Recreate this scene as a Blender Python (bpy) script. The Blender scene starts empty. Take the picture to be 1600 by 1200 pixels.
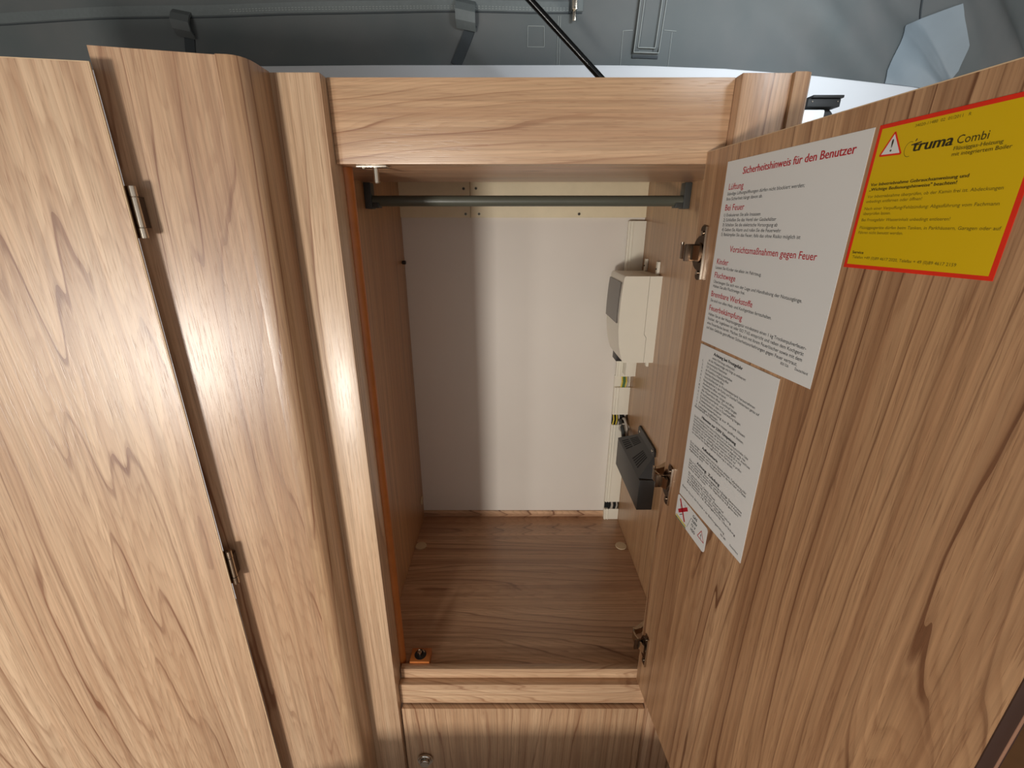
import bpy, bmesh, math, random
from mathutils import Vector, Matrix

D = 0.6          # metres per layout unit (distance from lens to the front of the wardrobe)
EYE = 1.6        # height of the lens above the van floor
scene = bpy.context.scene
col = scene.collection

# ------------------------------------------------------------------ camera
cam_d = bpy.data.cameras.new('camera')
cam = bpy.data.objects.new('camera', cam_d)
col.objects.link(cam)
cam.location = (0, 0, EYE)
cam.rotation_euler = (math.radians(90) - math.atan(0.36), 0, 0)
cam_d.sensor_width = 36
cam_d.lens = 690 / 1600 * 36
cam_d.shift_x = 3 / 1600
cam_d.clip_start = 0.01
scene.camera = cam

# ------------------------------------------------------------------ world, lights, exposure
w = bpy.data.worlds.new('world')
scene.world = w
w.use_nodes = True
bg = w.node_tree.nodes['Background']
bg.inputs[0].default_value = (1.0, 0.97, 0.93, 1)
bg.inputs[1].default_value = 0.66

def area(name, loc, target, sx, sy, power, colr, spec=1.0):
    l = bpy.data.lights.new(name, 'AREA')
    l.shape = 'RECTANGLE'; l.size = sx; l.size_y = sy
    l.energy = power; l.color = colr; l.specular_factor = spec
    o = bpy.data.objects.new(name, l)
    col.objects.link(o)
    o.location = loc
    o.rotation_euler = (Vector(target) - Vector(loc)).to_track_quat('-Z', 'Y').to_euler()
    return o

area('door_daylight', (-0.82, -1.50, EYE - 0.64), (-0.05, 0.7, EYE - 0.30), 0.22, 0.26, 28, (1.0, 0.95, 0.87))
area('window_daylight', (-1.45, -1.40, EYE - 0.40), (-0.3, 0.6, EYE - 0.30), 0.5, 0.5, 21, (1.0, 0.96, 0.90))
rl = area('roof_daylight', (0.75, 0.12, EYE + 0.48), (0.62, 1.15, EYE + 0.37), 0.45, 0.12, 2.6, (0.86, 0.94, 1.0))
rl.data.spread = math.radians(82)

scene.view_settings.view_transform = 'Standard'
scene.view_settings.look = 'None'
scene.view_settings.exposure = 0.0
scene.view_settings.gamma = 1.0
scene.view_settings.use_curve_mapping = False

# ------------------------------------------------------------------ materials
def lin(c):
    c = c / 255.0
    return c / 12.92 if c <= 0.04045 else ((c + 0.055) / 1.055) ** 2.4
def rgb(r, g, b):
    return (lin(r), lin(g), lin(b), 1.0)

class NT:
    def __init__(s, name):
        s.m = bpy.data.materials.new(name); s.m.use_nodes = True
        s.t = s.m.node_tree; s.b = s.t.nodes['Principled BSDF']
    def n(s, typ, **kw):
        x = s.t.nodes.new(typ)
        for k, v in kw.items():
            setattr(x, k, v)
        return x
    def put(s, inp, v):
        if isinstance(v, bpy.types.NodeSocket): s.t.links.new(v, inp)
        else: inp.default_value = v
    def math(s, op, a, b=0.0, c=None, clamp=False):
        x = s.n('ShaderNodeMath', operation=op, use_clamp=clamp)
        s.put(x.inputs[0], a); s.put(x.inputs[1], b)
        if c is not None: s.put(x.inputs[2], c)
        return x.outputs[0]
    def noise(s, vec, scale=1.0, detail=2.0, rough=0.5, dist=0.0):
        x = s.n('ShaderNodeTexNoise')
        s.put(x.inputs['Vector'], vec)
        x.inputs['Scale'].default_value = scale; x.inputs['Detail'].default_value = detail
        x.inputs['Roughness'].default_value = rough; x.inputs['Distortion'].default_value = dist
        return x.outputs[0]
    def comb(s, a, b, c):
        x = s.n('ShaderNodeCombineXYZ')
        s.put(x.inputs[0], a); s.put(x.inputs[1], b); s.put(x.inputs[2], c)
        return x.outputs[0]
    def mix(s, f, a, b, mode='MIX'):
        x = s.n('ShaderNodeMix', data_type='RGBA', blend_type=mode)
        s.put(x.inputs[0], f); s.put(x.inputs[6], a); s.put(x.inputs[7], b)
        return x.outputs[2]
    def ramp(s, f, stops):
        x = s.n('ShaderNodeValToRGB')
        e = x.color_ramp.elements
        while len(e) < len(stops): e.new(0.5)
        for i, (p, c) in enumerate(stops):
            e[i].position = p; e[i].color = c if len(c) == 4 else (*c, 1)
        s.put(x.inputs[0], f)
        return x.outputs[0]
    def bump(s, h, strength, dist):
        x = s.n('ShaderNodeBump')
        x.inputs['Strength'].default_value = strength; x.inputs['Distance'].default_value = dist
        s.put(x.inputs['Height'], h)
        s.t.links.new(x.outputs[0], s.b.inputs['Normal'])

def g(v): return (v, v, v, 1)

def wood(name, grain='z', seed=0.0, light=(214, 178, 140), mid=(196, 155, 115), dark=(140, 97, 66), K=30.0, A=14.0, rough=0.33, al=0.62, ax=3.4):
    k = NT(name)
    tc = k.n('ShaderNodeTexCoord')
    sp = k.n('ShaderNodeSeparateXYZ'); k.t.links.new(tc.outputs['Object'], sp.inputs[0])
    x, y, z = sp.outputs
    if grain == 'z': across, along = k.math('ADD', x, k.math('MULTIPLY', y, 0.93)), z
    else: across, along = k.math('ADD', z, k.math('MULTIPLY', y, 0.97)), x
    def V(a, b, c): return k.comb(k.math('MULTIPLY', across, a), k.math('MULTIPLY', along, b), c)
    n1 = k.noise(V(ax, al, seed), 1, 1.0, 0.4, 0.15)
    n2 = k.noise(V(26, 3.4, seed + 7), 1, 3, 0.6)
    n4 = k.noise(V(8, 1.1, seed + 17), 1, 1, 0.5)
    v = k.math('MULTIPLY', across, K)
    v = k.math('MULTIPLY_ADD', n1, A, v)
    v = k.math('MULTIPLY_ADD', n4, 1.6, v)
    n5 = k.noise(V(24, 0.35, seed + 29), 1, 1.5, 0.5)
    v = k.math('MULTIPLY_ADD', n5, 3.4, v)
    v = k.math('MULTIPLY_ADD', n2, 0.55, v)
    f = k.math('FRACT', v)
    line = k.ramp(f, [(0.0, g(0.45)), (0.05, g(0.04)), (0.30, g(0.0)), (0.62, g(0.08)), (0.91, g(0.34)), (0.955, g(1.0)), (0.985, g(1.0))])
    n3 = k.noise(V(22, 0.8, seed + 3), 1, 2, 0.6)
    amt = k.ramp(n3, [(0.38, g(0.06)), (0.60, g(1.0))])
    lines = k.math('MULTIPLY', line, amt)
    f2 = k.math('FRACT', k.math('MULTIPLY_ADD', n2, 1.3, k.math('MULTIPLY', v, 3.7)))
    fine = k.ramp(f2, [(0.0, g(0.2)), (0.12, g(0.0)), (0.6, g(0.25)), (0.92, g(1.0)), (1.0, g(0.4))])
    fib = k.noise(V(330, 4.0, seed + 1), 1, 4, 0.7)
    pore = k.noise(V(640, 26, seed + 5), 1, 2, 0.6)
    pores = k.ramp(pore, [(0.58, g(0.0)), (0.68, g(1.0))])
    tone = k.noise(V(7, 0.5, seed + 11), 1, 2, 0.5)
    streak = k.noise(V(70, 1.1, seed + 23), 1, 3, 0.6)
    c = k.mix(k.ramp(tone, [(0.36, g(0)), (0.62, g(1))]), rgb(*light), rgb(*mid))
    soft = rgb(*[a * 0.5 + b * 0.5 for a, b in zip(mid, dark)])
    c = k.mix(k.ramp(streak, [(0.40, g(0)), (0.66, g(0.62))]), c, soft)
    c = k.mix(k.math('MULTIPLY', fine, 0.34), c, soft)
    c = k.mix(k.math('MULTIPLY', lines, 0.85), c, rgb(*dark))
    c = k.mix(k.math('MULTIPLY', pores, 0.30), c, rgb(*dark))
    fm = k.ramp(fib, [(0.28, g(0.78)), (0.72, g(1.14))])
    c = k.mix(1.0, c, fm, 'MULTIPLY')
    k.t.links.new(c, k.b.inputs['Base Color'])
    k.put(k.b.inputs['Roughness'], k.math('MULTIPLY_ADD', fib, 0.12, rough - 0.06))
    k.b.inputs['Specular IOR Level'].default_value = 0.6
    k.b.inputs['Coat Weight'].default_value = 0.25
    k.b.inputs['Coat Roughness'].default_value = 0.30
    k.bump(k.math('SUBTRACT', fib, k.math('MULTIPLY', pores, 0.8)), 0.16, 0.0006)
    return k.m

def plain(name, c, rough=0.5, metal=0.0, spec=0.5, var=0.06, scale=40.0, bump=0.0, coat=0.0):
    k = NT(name)
    tc = k.n('ShaderNodeTexCoord')
    n = k.noise(tc.outputs['Object'], scale, 3, 0.55)
    c0 = rgb(*c)
    lo = tuple(q * (1 - var) for q in c0[:3]) + (1,); hi = tuple(min(1, q * (1 + var)) for q in c0[:3]) + (1,)
    k.t.links.new(k.ramp(n, [(0.3, lo), (0.7, hi)]), k.b.inputs['Base Color'])
    k.b.inputs['Roughness'].default_value = rough; k.b.inputs['Metallic'].default_value = metal
    k.b.inputs['Specular IOR Level'].default_value = spec
    k.b.inputs['Coat Weight'].default_value = coat
    if bump: k.bump(n, bump, 0.001)
    return k.m

W_DOORL = wood('wood_left_door', 'z', 3.1, light=(222, 190, 157), mid=(206, 170, 136), dark=(126, 80, 54), K=32, A=22)
W_PART = wood('wood_partition', 'z', 21.7, light=(220, 188, 155), mid=(206, 170, 136), dark=(132, 86, 60), K=34, A=18)
W_COL = wood('wood_column', 'z', 33.3, light=(208, 174, 138), mid=(190, 152, 116), dark=(126, 80, 52), K=60, A=8)
W_STILE = wood('wood_stile', 'z', 45.9, light=(224, 192, 158), mid=(208, 172, 138), dark=(138, 92, 62), K=54, A=10)
W_STILE2 = wood('wood_stile_right', 'z', 52.4, light=(210, 172, 138), mid=(194, 152, 118), dark=(134, 88, 60), K=54, A=10)
W_RAIL = wood('wood_rail', 'x', 61.2, light=(228, 194, 158), mid=(210, 172, 136), dark=(146, 98, 68), K=44, A=20, al=0.9, ax=4)
W_FLOOR = wood('wood_floor', 'x', 73.5, light=(224, 184, 148), mid=(204, 162, 126), dark=(114, 74, 54), K=36, A=20, al=1.0, ax=4)
W_SIDE = wood('wood_inner_side', 'z', 84.0, light=(206, 158, 112), mid=(190, 140, 94), dark=(126, 80, 48), K=60, A=8)
W_SIDER = wood('wood_inner_side_right', 'z', 88.8, light=(206, 166, 124), mid=(188, 146, 104), dark=(128, 86, 56), K=60, A=8)
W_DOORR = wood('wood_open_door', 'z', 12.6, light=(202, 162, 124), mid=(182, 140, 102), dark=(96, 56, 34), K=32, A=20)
W_LOW = wood('wood_lower_door', 'z', 95.2, light=(220, 184, 148), mid=(204, 166, 130), dark=(140, 94, 64), K=50, A=13)
W_EDGE = plain('edge_band_light', (214, 184, 148), 0.45, var=0.1, scale=90)
W_EDGED = plain('edge_band_dark', (58, 36, 28), 0.5)  # dark brown band for the latch side edge
M_ORANGE = plain('orange_brown_profile', (190, 112, 52), 0.42, var=0.1)
M_ORANGE2 = plain('light_brown_edge', (150, 110, 88), 0.5)
M_BROWN = plain('dark_brown_laminate', (104, 74, 48), 0.5, var=0.15, scale=30)
M_WHITE = plain('white_back_board', (226, 218, 208), 0.5, var=0.015, scale=6)
M_CREAM = plain('cream_batten', (226, 212, 180), 0.55, var=0.03)
M_RIM = plain('white_roof_rim', (232, 234, 238), 0.35, var=0.01, scale=3)
M_PLAST = plain('warm_white_plastic', (228, 222, 206), 0.35, var=0.01)
M_SMOKE = plain('smoked_plastic_flap', (78, 68, 58), 0.22, var=0.03)
M_BLACK = plain('black_plastic', (30, 27, 25), 0.42, var=0.05)
M_BLACKD = plain('deep_black_plastic', (9, 9, 10), 0.6)
M_BLACK2 = plain('black_slot', (6, 6, 6), 0.8, var=0.02)
M_GLOSSB = plain('gloss_black_tube', (12, 12, 13), 0.16, coat=0.4)
M_GREYTUBE = plain('grey_green_tube', (86, 88, 78), 0.32, var=0.02)
M_GREYBR = plain('dark_grey_bracket', (58, 60, 58), 0.45)
M_NICKEL = plain('nickel', (196, 184, 168), 0.22, metal=1.0)
M_NICKREFL = plain('nickel_dark_reflections', (112, 96, 82), 0.25, metal=1.0)  # nickel with its dark reflections put into the colour
M_CHROME = plain('chrome', (220, 216, 210), 0.14, metal=1.0)
M_SCREW = plain('screw_steel', (150, 140, 124), 0.35, metal=0.9)
M_CAP = plain('beige_cap', (206, 184, 150), 0.45)
M_PAPER = plain('white_notice_paper', (220, 220, 218), 0.45, var=0.01, scale=8)
M_YEL = plain('yellow_label', (212, 176, 8), 0.4, var=0.01, scale=8)
M_RED = plain('red_print', (178, 14, 36), 0.5)
M_REDL = plain('red_label_border', (222, 44, 22), 0.45)
M_INK = plain('black_ink', (34, 32, 36), 0.6)
M_INKY = plain('faded_ink_on_yellow', (112, 98, 20), 0.6)
M_INKY2 = plain('dark_ink_on_yellow', (44, 40, 18), 0.6)
M_YW = plain('yellow_wire', (214, 190, 60), 0.5)
M_GN = plain('green_wire', (60, 110, 50), 0.5)
M_GREYW = plain('grey_cable', (176, 168, 156), 0.5)
M_VINYL = plain('vinyl_floor', (120, 110, 100), 0.6)

def canvas_mat():
    k = NT('grey_tent_canvas')
    tc = k.n('ShaderNodeTexCoord')
    sp = k.n('ShaderNodeSeparateXYZ'); k.t.links.new(tc.outputs['Object'], sp.inputs[0])
    x, y, z = sp.outputs
    def thread(c, n): return k.math('ABSOLUTE', k.math('SINE', k.math('MULTIPLY', c, n)))
    weave = k.math('MULTIPLY', thread(x, 2600.0), thread(z, 2600.0))
    n = k.noise(tc.outputs['Object'], 7, 3, 0.5)
    c = k.ramp(n, [(0.3, rgb(93, 100, 101)), (0.7, rgb(106, 108, 108))])
    c = k.mix(k.math('MULTIPLY', weave, 0.10), c, rgb(80, 86, 90))
    k.t.links.new(c, k.b.inputs['Base Color'])
    k.b.inputs['Roughness'].default_value = 0.75
    k.bump(k.math('ADD', weave, k.noise(tc.outputs['Object'], 60, 3, 0.6)), 0.2, 0.0006)
    return k.m
M_CANVAS = canvas_mat()
M_TAPE = plain('canvas_tape', (106, 113, 114), 0.6, bump=0.2, scale=150)
M_STITCH = plain('pale_stitching', (152, 158, 156), 0.7)
M_SEAMD = plain('dark_seam', (60, 66, 70), 0.8)
M_FILM = plain('cloudy_film_patch', (138, 150, 158), 0.22, var=0.05, scale=10)

# ------------------------------------------------------------------ object helpers (layout units relative to the lens -> metres)
def P(x, y, z): return Vector((x * D, y * D, z * D + EYE))

def root(name, label, cat, at, rz=0.0, group=None):
    o = bpy.data.objects.new(name, None)
    o.empty_display_size = 0.05
    col.objects.link(o); o.location = P(*at); o.rotation_euler = (0, 0, rz)
    o['label'] = label; o['category'] = cat
    if group: o['group'] = group
    return o

def mats(me, m):
    for q in (m if isinstance(m, (list, tuple)) else [m]): me.materials.append(q)

def finish(name, bm, m, parent=None, smooth=False):
    me = bpy.data.meshes.new(name)
    bmesh.ops.recalc_face_normals(bm, faces=bm.faces)
    bm.to_mesh(me); bm.free()
    mats(me, m)
    if smooth:
        for p in me.polygons: p.use_smooth = True
        try: me.set_sharp_from_angle(angle=math.radians(38))
        except Exception: pass
    o = bpy.data.objects.new(name, me)
    col.objects.link(o)
    if parent is not None: o.parent = parent
    return o

class L:
    """local frame of a root: converts layout coordinates to root-local metres"""
    def __init__(s, r, local=False): s.r = r; s.local = local
    def v(s, x, y, z):
        if s.local: return Vector((x * D, y * D, z * D))
        return P(x, y, z) - Vector(s.r.location)

def add_box(bm, f, x0, x1, y0, y1, z0, z1, bev=0.0, seg=2, mi=0):
    vs = [bm.verts.new(f.v(x, y, z)) for z in (z0, z1) for (x, y) in ((x0, y0), (x1, y0), (x1, y1), (x0, y1))]
    fs = [bm.faces.new([vs[i] for i in q]) for q in ((3, 2, 1, 0), (4, 5, 6, 7), (0, 1, 5, 4), (1, 2, 6, 5), (2, 3, 7, 6), (3, 0, 4, 7))]
    for q in fs: q.material_index = mi
    if bev:
        es = list({e for q in fs for e in q.edges})
        r = bmesh.ops.bevel(bm, geom=es, offset=bev, segments=seg, affect='EDGES', profile=0.6)
        for q in r['faces']: q.material_index = mi

def box(name, f, x0, x1, y0, y1, z0, z1, m, parent, bev=0.0008):
    bm = bmesh.new(); add_box(bm, f, x0, x1, y0, y1, z0, z1, bev)
    return finish(name, bm, m, parent, smooth=bool(bev))

def add_cyl(bm, c, axis, r, h, seg=20, mi=0, r2=None, bev=0.0):
    """c: centre (metres), axis unit vector"""
    q = Vector((0, 0, 1)).rotation_difference(Vector(axis)).to_matrix().to_4x4()
    mtx = Matrix.Translation(c) @ q
    r_ = bmesh.ops.create_cone(bm, cap_ends=True, segments=seg, radius1=r, radius2=r if r2 is None else r2, depth=h, matrix=mtx)
    fs = {fc for v in r_['verts'] for fc in v.link_faces}
    for fc in fs: fc.material_index = mi
    if bev:
        es = [e for e in {e for fc in fs for e in fc.edges} if any(len(fc.verts) > 4 for fc in e.link_faces)]
        b = bmesh.ops.bevel(bm, geom=es, offset=bev, segments=3, affect='EDGES')
        for fc in b['faces']: fc.material_index = mi

def add_tube(bm, pts, r, seg=10, mi=0):
    rings = []
    for i, p in enumerate(pts):
        d = (pts[min(i + 1, len(pts) - 1)] - pts[max(i - 1, 0)]).normalized()
        a = d.orthogonal().normalized() if i == 0 else (rings_a - d * rings_a.dot(d)).normalized()
        rings_a = a; b = d.cross(a)
        rings.append([bm.verts.new(p + (a * math.cos(t) + b * math.sin(t)) * r) for t in [2 * math.pi * j / seg for j in range(seg)]])
    for i in range(len(rings) - 1):
        for j in range(seg):
            q = bm.faces.new((rings[i][j], rings[i][(j + 1) % seg], rings[i + 1][(j + 1) % seg], rings[i + 1][j])); q.material_index = mi
    bm.faces.new(rings[0]).material_index = mi; bm.faces.new(rings[-1][::-1]).material_index = mi

def smooth_path(pts, n=6):
    out = []
    for i in range(len(pts) - 1):
        p0, p1, p2, p3 = pts[max(i - 1, 0)], pts[i], pts[i + 1], pts[min(i + 2, len(pts) - 1)]
        for k in range(n):
            t = k / n
            out.append(0.5 * ((2 * p1) + (p2 - p0) * t + (2 * p0 - 5 * p1 + 4 * p2 - p3) * t * t + (3 * p1 - p0 - 3 * p2 + p3) * t ** 3))
    out.append(pts[-1]); return out

def add_prism(bm, pts, d, mi=0):
    """pts: closed outline (Vectors), extruded along vector d"""
    a = [bm.verts.new(p) for p in pts]; b = [bm.verts.new(p + d) for p in pts]
    fs = [bm.faces.new(a), bm.faces.new(b[::-1])]
    n = len(pts)
    for i in range(n): fs.append(bm.faces.new((a[i], a[(i + 1) % n], b[(i + 1) % n], b[i])))
    for q in fs: q.material_index = mi
    return fs

# ------------------------------------------------------------------ setting: van floor, roof rim, tent canvas
def struct(o): o['kind'] = 'structure'; return o
class Wd:
    def v(s, x, y, z): return P(x, y, z)
WD = Wd()
bm = bmesh.new(); add_box(bm, WD, -3.2, 3.2, -3.5, 2.6, -2.75, -2.6667)
struct(finish('floor', bm, M_VINYL))

bm = bmesh.new(); add_box(bm, WD, -3.2, 3.2, -3.5, 2.9, 0.96, 1.0)
struct(finish('ceiling_light_block', bm, M_GREYBR))  # unseen dark slab, added to block ambient light from above
bm = bmesh.new(); add_box(bm, WD, -2.35, -2.25, -2.6, 1.98, -2.6667, 0.96)
struct(finish('wall_left_light_block', bm, M_GREYBR))  # unseen dark panel, added to make the left side darker

RIM = [(-2.6, 2.06), (-1.8, 1.97), (-1.2, 1.92), (-0.5, 1.90), (0.3, 1.90), (0.473, 1.905), (0.8, 1.94), (1.177, 2.02), (1.708, 2.175), (2.3, 2.42), (2.7, 2.62)]
def rim_y(x):
    for (a, ya), (b, yb) in zip(RIM, RIM[1:]):
        if x <= b: return ya + (yb - ya) * max(0, (x - a)) / (b - a)
    return RIM[-1][1]
bm = bmesh.new()
xs = [-2.6 + i * 0.1 for i in range(54)]
prof = lambda x: [(rim_y(x), -0.6), (rim_y(x), 0.541), (rim_y(x) + 0.004, 0.547), (rim_y(x) + 0.05, 0.547), (rim_y(x) + 0.05, -0.6)]
rows = [[bm.verts.new(P(x, y, z)) for (y, z) in prof(x)] for x in xs]
for a, b in zip(rows, rows[1:]):
    for j in range(5):
        bm.faces.new((a[j], a[(j + 1) % 5], b[(j + 1) % 5], b[j]))
bm.faces.new(rows[0]); bm.faces.new(rows[-1][::-1])
struct(finish('trim_1', bm, M_RIM, smooth=True))

def cv(x, z):
    """front surface of the canvas with its folds"""
    h = z - 0.547
    y = rim_y(x) + 0.022 - 0.05 * h
    y += 0.006 * math.sin(x * 5.1 + 2.2 * h) + 0.004 * math.sin(x * 9.7 - 6 * h + 1.0)
    if x > 0.6:
        k = min(1.0, (x - 0.6) / 0.6)
        y += k * 0.024 * math.sin(8.5 * (x * 0.75 + h * 1.9)) + k * 0.011 * math.sin(19 * (x * 0.8 + h * 1.5) + 0.7)
    return y
bm = bmesh.new()
NX, NZ = 260, 44
gx = [-2.6 + 5.3 * i / NX for i in range(NX + 1)]
gz = [0.535 + 0.42 * j / NZ for j in range(NZ + 1)]
fr = [[bm.verts.new(P(x, cv(x, z), z)) for z in gz] for x in gx]
bk = [[bm.verts.new(P(x, cv(x, z) + 0.004, z)) for z in gz] for x in gx]
for i in range(NX):
    for j in range(NZ):
        bm.faces.new((fr[i][j], fr[i + 1][j], fr[i + 1][j + 1], fr[i][j + 1]))
        bm.faces.new((bk[i][j], bk[i][j + 1], bk[i + 1][j + 1], bk[i + 1][j]))
for i in range(NX):
    bm.faces.new((fr[i][0], bk[i][0], bk[i + 1][0], fr[i + 1][0])); bm.faces.new((fr[i][NZ], fr[i + 1][NZ], bk[i + 1][NZ], bk[i][NZ]))
canvas = struct(finish('wall_back', bm, M_CANVAS, smooth=True))

def canvas_strip(bm, pts, width, lift=0.002, mi=0, n=1, vertical=None):
    """ribbon lying on the canvas through (x, z) points; width in layout units"""
    fine = []
    for (x0, z0), (x1, z1) in zip(pts, pts[1:]):
        k = max(1, int(math.hypot(x1 - x0, z1 - z0) / 0.03))
        for i in range(k): fine.append((x0 + (x1 - x0) * i / k, z0 + (z1 - z0) * i / k))
    fine.append(pts[-1])
    rows = []
    for i, (x, z) in enumerate(fine):
        a = fine[max(i - 1, 0)]; b = fine[min(i + 1, len(fine) - 1)]
        dx, dz = b[0] - a[0], b[1] - a[1]; l = math.hypot(dx, dz) or 1
        nx, nz = -dz / l * width / 2, dx / l * width / 2
        rows.append([bm.verts.new(P(px, cv(px, pz) - lf, pz)) for (px, pz, lf) in ((x + nx, z + nz, lift), (x - nx, z - nz, lift), (x - nx, z - nz, -0.001), (x + nx, z + nz, -0.001))])
    for a, b in zip(rows, rows[1:]):
        for j in range(4):
            q = bm.faces.new((a[j], a[(j + 1) % 4], b[(j + 1) % 4], b[j])); q.material_index = mi
    bm.faces.new(rows[0]).material_index = mi; bm.faces.new(rows[-1][::-1]).material_index = mi

def cpart(name, m, build):
    bm = bmesh.new(); build(bm); return finish(name, bm, m, canvas)
o = cpart('seam_tape', M_TAPE, lambda b: canvas_strip(b, [(-2.3, 0.716), (-1.0, 0.722), (0.255, 0.726)], 0.030, 0.0025))
cpart('seam_line', M_SEAMD, lambda b: canvas_strip(b, [(-2.3, 0.697), (-1.0, 0.702), (0.255, 0.708)], 0.0035, 0.003))
def stitches(b):
    for zz in (0.716, 0.722):
        x = -1.0
        while x < 0.24:
            canvas_strip(b, [(x, zz), (x + 0.007, zz)], 0.0014, 0.0036); x += 0.012
o = cpart('stitching', M_STITCH, stitches); o['kind'] = 'stuff'
cpart('stitched_square', M_STITCH, lambda b: [canvas_strip(b, q, 0.0016, 0.0022) for q in ([(0.064, 0.670), (0.122, 0.670)], [(0.122, 0.670), (0.124, 0.609)], [(0.124, 0.609), (0.063, 0.609)], [(0.063, 0.609), (0.064, 0.670)])])
cpart('vertical_seam', M_STITCH, lambda b: [canvas_strip(b, [(x, 0.548), (x, 0.70)], 0.0016, 0.0022) for x in (0.172, 0.180)])
cpart('vertical_seam', M_STITCH, lambda b: [canvas_strip(b, [(x, 0.548), (x, 0.655)], 0.0014, 0.0022) for x in (0.405,)] + [canvas_strip(b, [(0.405, 0.655), (0.44, 0.657)], 0.0014, 0.0022)])
cpart('vertical_seam', M_STITCH, lambda b: [canvas_strip(b, [(x, 0.548), (x, 0.655)], 0.0014, 0.0022) for x in (0.585,)] + [canvas_strip(b, [(0.555, 0.66), (0.60, 0.658)], 0.0014, 0.0026)])
# padded vertical channel
def channel(b):
    def xl(z): return 0.443 + (z - 0.58) * 0.05
    zs = [0.5817 + 0.0235 * i for i in range(16)]
    rows = []
    for i, z in enumerate(zs):
        x0 = xl(z); x1 = x0 + 0.100
        lf = 0.012 if i else 0.002
        rows.append([b.verts.new(P(x, cv(x, z) - h, z)) for x, h in ((x0, 0.0), (x0 + 0.004, lf), (x0 + 0.020, lf * 1.15), (x0 + 0.026, lf * 0.6), (x1 - 0.026, lf * 0.6), (x1 - 0.020, lf * 1.15), (x1 - 0.004, lf), (x1, 0.0), (x1, -0.002), (x0, -0.002))])
    for a, c in zip(rows, rows[1:]):
        for j in range(10): b.faces.new((a[j], a[(j + 1) % 10], c[(j + 1) % 10], c[j]))
    b.faces.new(rows[0]); b.faces.new(rows[-1][::-1])
cpart('channel_sleeve', M_CANVAS, channel)
cpart('channel_stitching', M_STITCH, lambda b: [canvas_strip(b, q, 0.0022, 0.0165) for q in ([(0.4475, 0.588), (0.458, 0.80)], [(0.462, 0.602), (0.472, 0.80)], [(0.525, 0.602), (0.535, 0.80)], [(0.540, 0.588), (0.551, 0.80)], [(0.4475, 0.588), (0.540, 0.588)], [(0.462, 0.602), (0.525, 0.602)])])
cpart('sleeve_mouth', M_SEAMD, lambda b: canvas_strip(b, [(0.445, 0.578), (0.541, 0.578)], 0.008, 0.006))
# fabric loops
def loop(x, z, s, m1):
    bm = bmesh.new()
    c = [(0.0, 0.0), (0.012, -0.018), (0.030, -0.045), (0.022, -0.070), (0.004, -0.050)]
    w_ = 0.055 * s
    pr = [(-0.002, 0.02), (-0.018, 0.006), (-0.030, -0.015), (-0.026, -0.038), (-0.006, -0.052), (-0.002, -0.046), (-0.020, -0.034), (-0.023, -0.015), (-0.013, 0.002), (0.002, 0.014)]
    pts = [P(x, cv(x, z) + a * s, z + b * s) for a, b in pr]
    add_prism(bm, pts, Vector((w_ * D, 0, -0.006 * s)))
    return finish('fabric_loop', bm, m1, canvas)
loop(-0.190, 0.722, 1.25, M_TAPE)
loop(-1.205, 0.705, 1.15, M_CANVAS)
cpart('hanging_strap', M_SEAMD, lambda b: canvas_strip(b, [(-0.135, 0.672), (-0.160, 0.62), (-0.198, 0.548)], 0.036, 0.006))
cpart('hanging_strap', M_SEAMD, lambda b: canvas_strip(b, [(-1.165, 0.655), (-1.175, 0.60), (-1.18, 0.55)], 0.036, 0.005))
# zip: flap end, slider and pull
cpart('flap_end', M_TAPE, lambda b: canvas_strip(b, [(0.235, 0.712), (0.235, 0.85)], 0.045, 0.006))
cpart('flap_slot', M_SEAMD, lambda b: canvas_strip(b, [(0.212, 0.706), (0.212, 0.85)], 0.004, 0.0075))
def zipper(bm):
    y = cv(0.226, 0.72)
    add_box(bm, WD, 0.218, 0.234, y - 0.022, y - 0.006, 0.712, 0.775, 0.0012)
    add_cyl(bm, P(0.226, y - 0.0235, 0.715), (0, 1, 0), 0.0022, 0.003, 12)
    add_box(bm, WD, 0.221, 0.231, y - 0.019, y - 0.013, 0.680, 0.712, 0.0008)
bm = bmesh.new(); zipper(bm); finish('zip_slider', bm, M_NICKEL, canvas, True)
cpart('crease_strip', M_SEAMD, lambda b: canvas_strip(b, [(1.722, 0.56), (1.705, 0.69), (1.680, 0.79), (1.600, 0.92)], 0.005, 0.004))  # dark strip laid along a crease in the canvas
# cloudy film patch
pp = [(1.543, 0.548), (1.539, 0.592), (1.600, 0.760), (1.680, 0.794), (1.827, 0.841), (1.870, 0.802), (1.982, 0.726), (2.009, 0.647), (1.95, 0.548)]
bm = bmesh.new()
def inside(x, z):
    r = False; j = len(pp) - 1
    for i in range(len(pp)):
        if (pp[i][1] > z) != (pp[j][1] > z) and x < (pp[j][0] - pp[i][0]) * (z - pp[i][1]) / (pp[j][1] - pp[i][1]) + pp[i][0]: r = not r
        j = i
    return r
rows = []
NR = 26
for i in range(NR + 1):
    z = 0.5481 + (0.8405 - 0.5481) * i / NR
    xsx = []
    for (a, b) in zip(pp, pp[1:] + pp[:1]):
        if (a[1] > z) != (b[1] > z): xsx.append(a[0] + (b[0] - a[0]) * (z - a[1]) / (b[1] - a[1]))
    x0, x1 = min(xsx), max(xsx)
    rows.append([(x0 + (x1 - x0) * k / 16, z) for k in range(17)])
F = [[bm.verts.new(P(x, cv(x, z) - 0.006, z)) for x, z in r] for r in rows]
B = [[bm.verts.new(P(x, cv(x, z) - 0.002, z)) for x, z in r] for r in rows]
for a, b in zip(F, F[1:]):
    for j in range(16): bm.faces.new((a[j], a[j + 1], b[j + 1], b[j]))
for a, b in zip(B, B[1:]):
    for j in range(16): bm.faces.new((a[j], b[j], b[j + 1], a[j + 1]))
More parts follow.
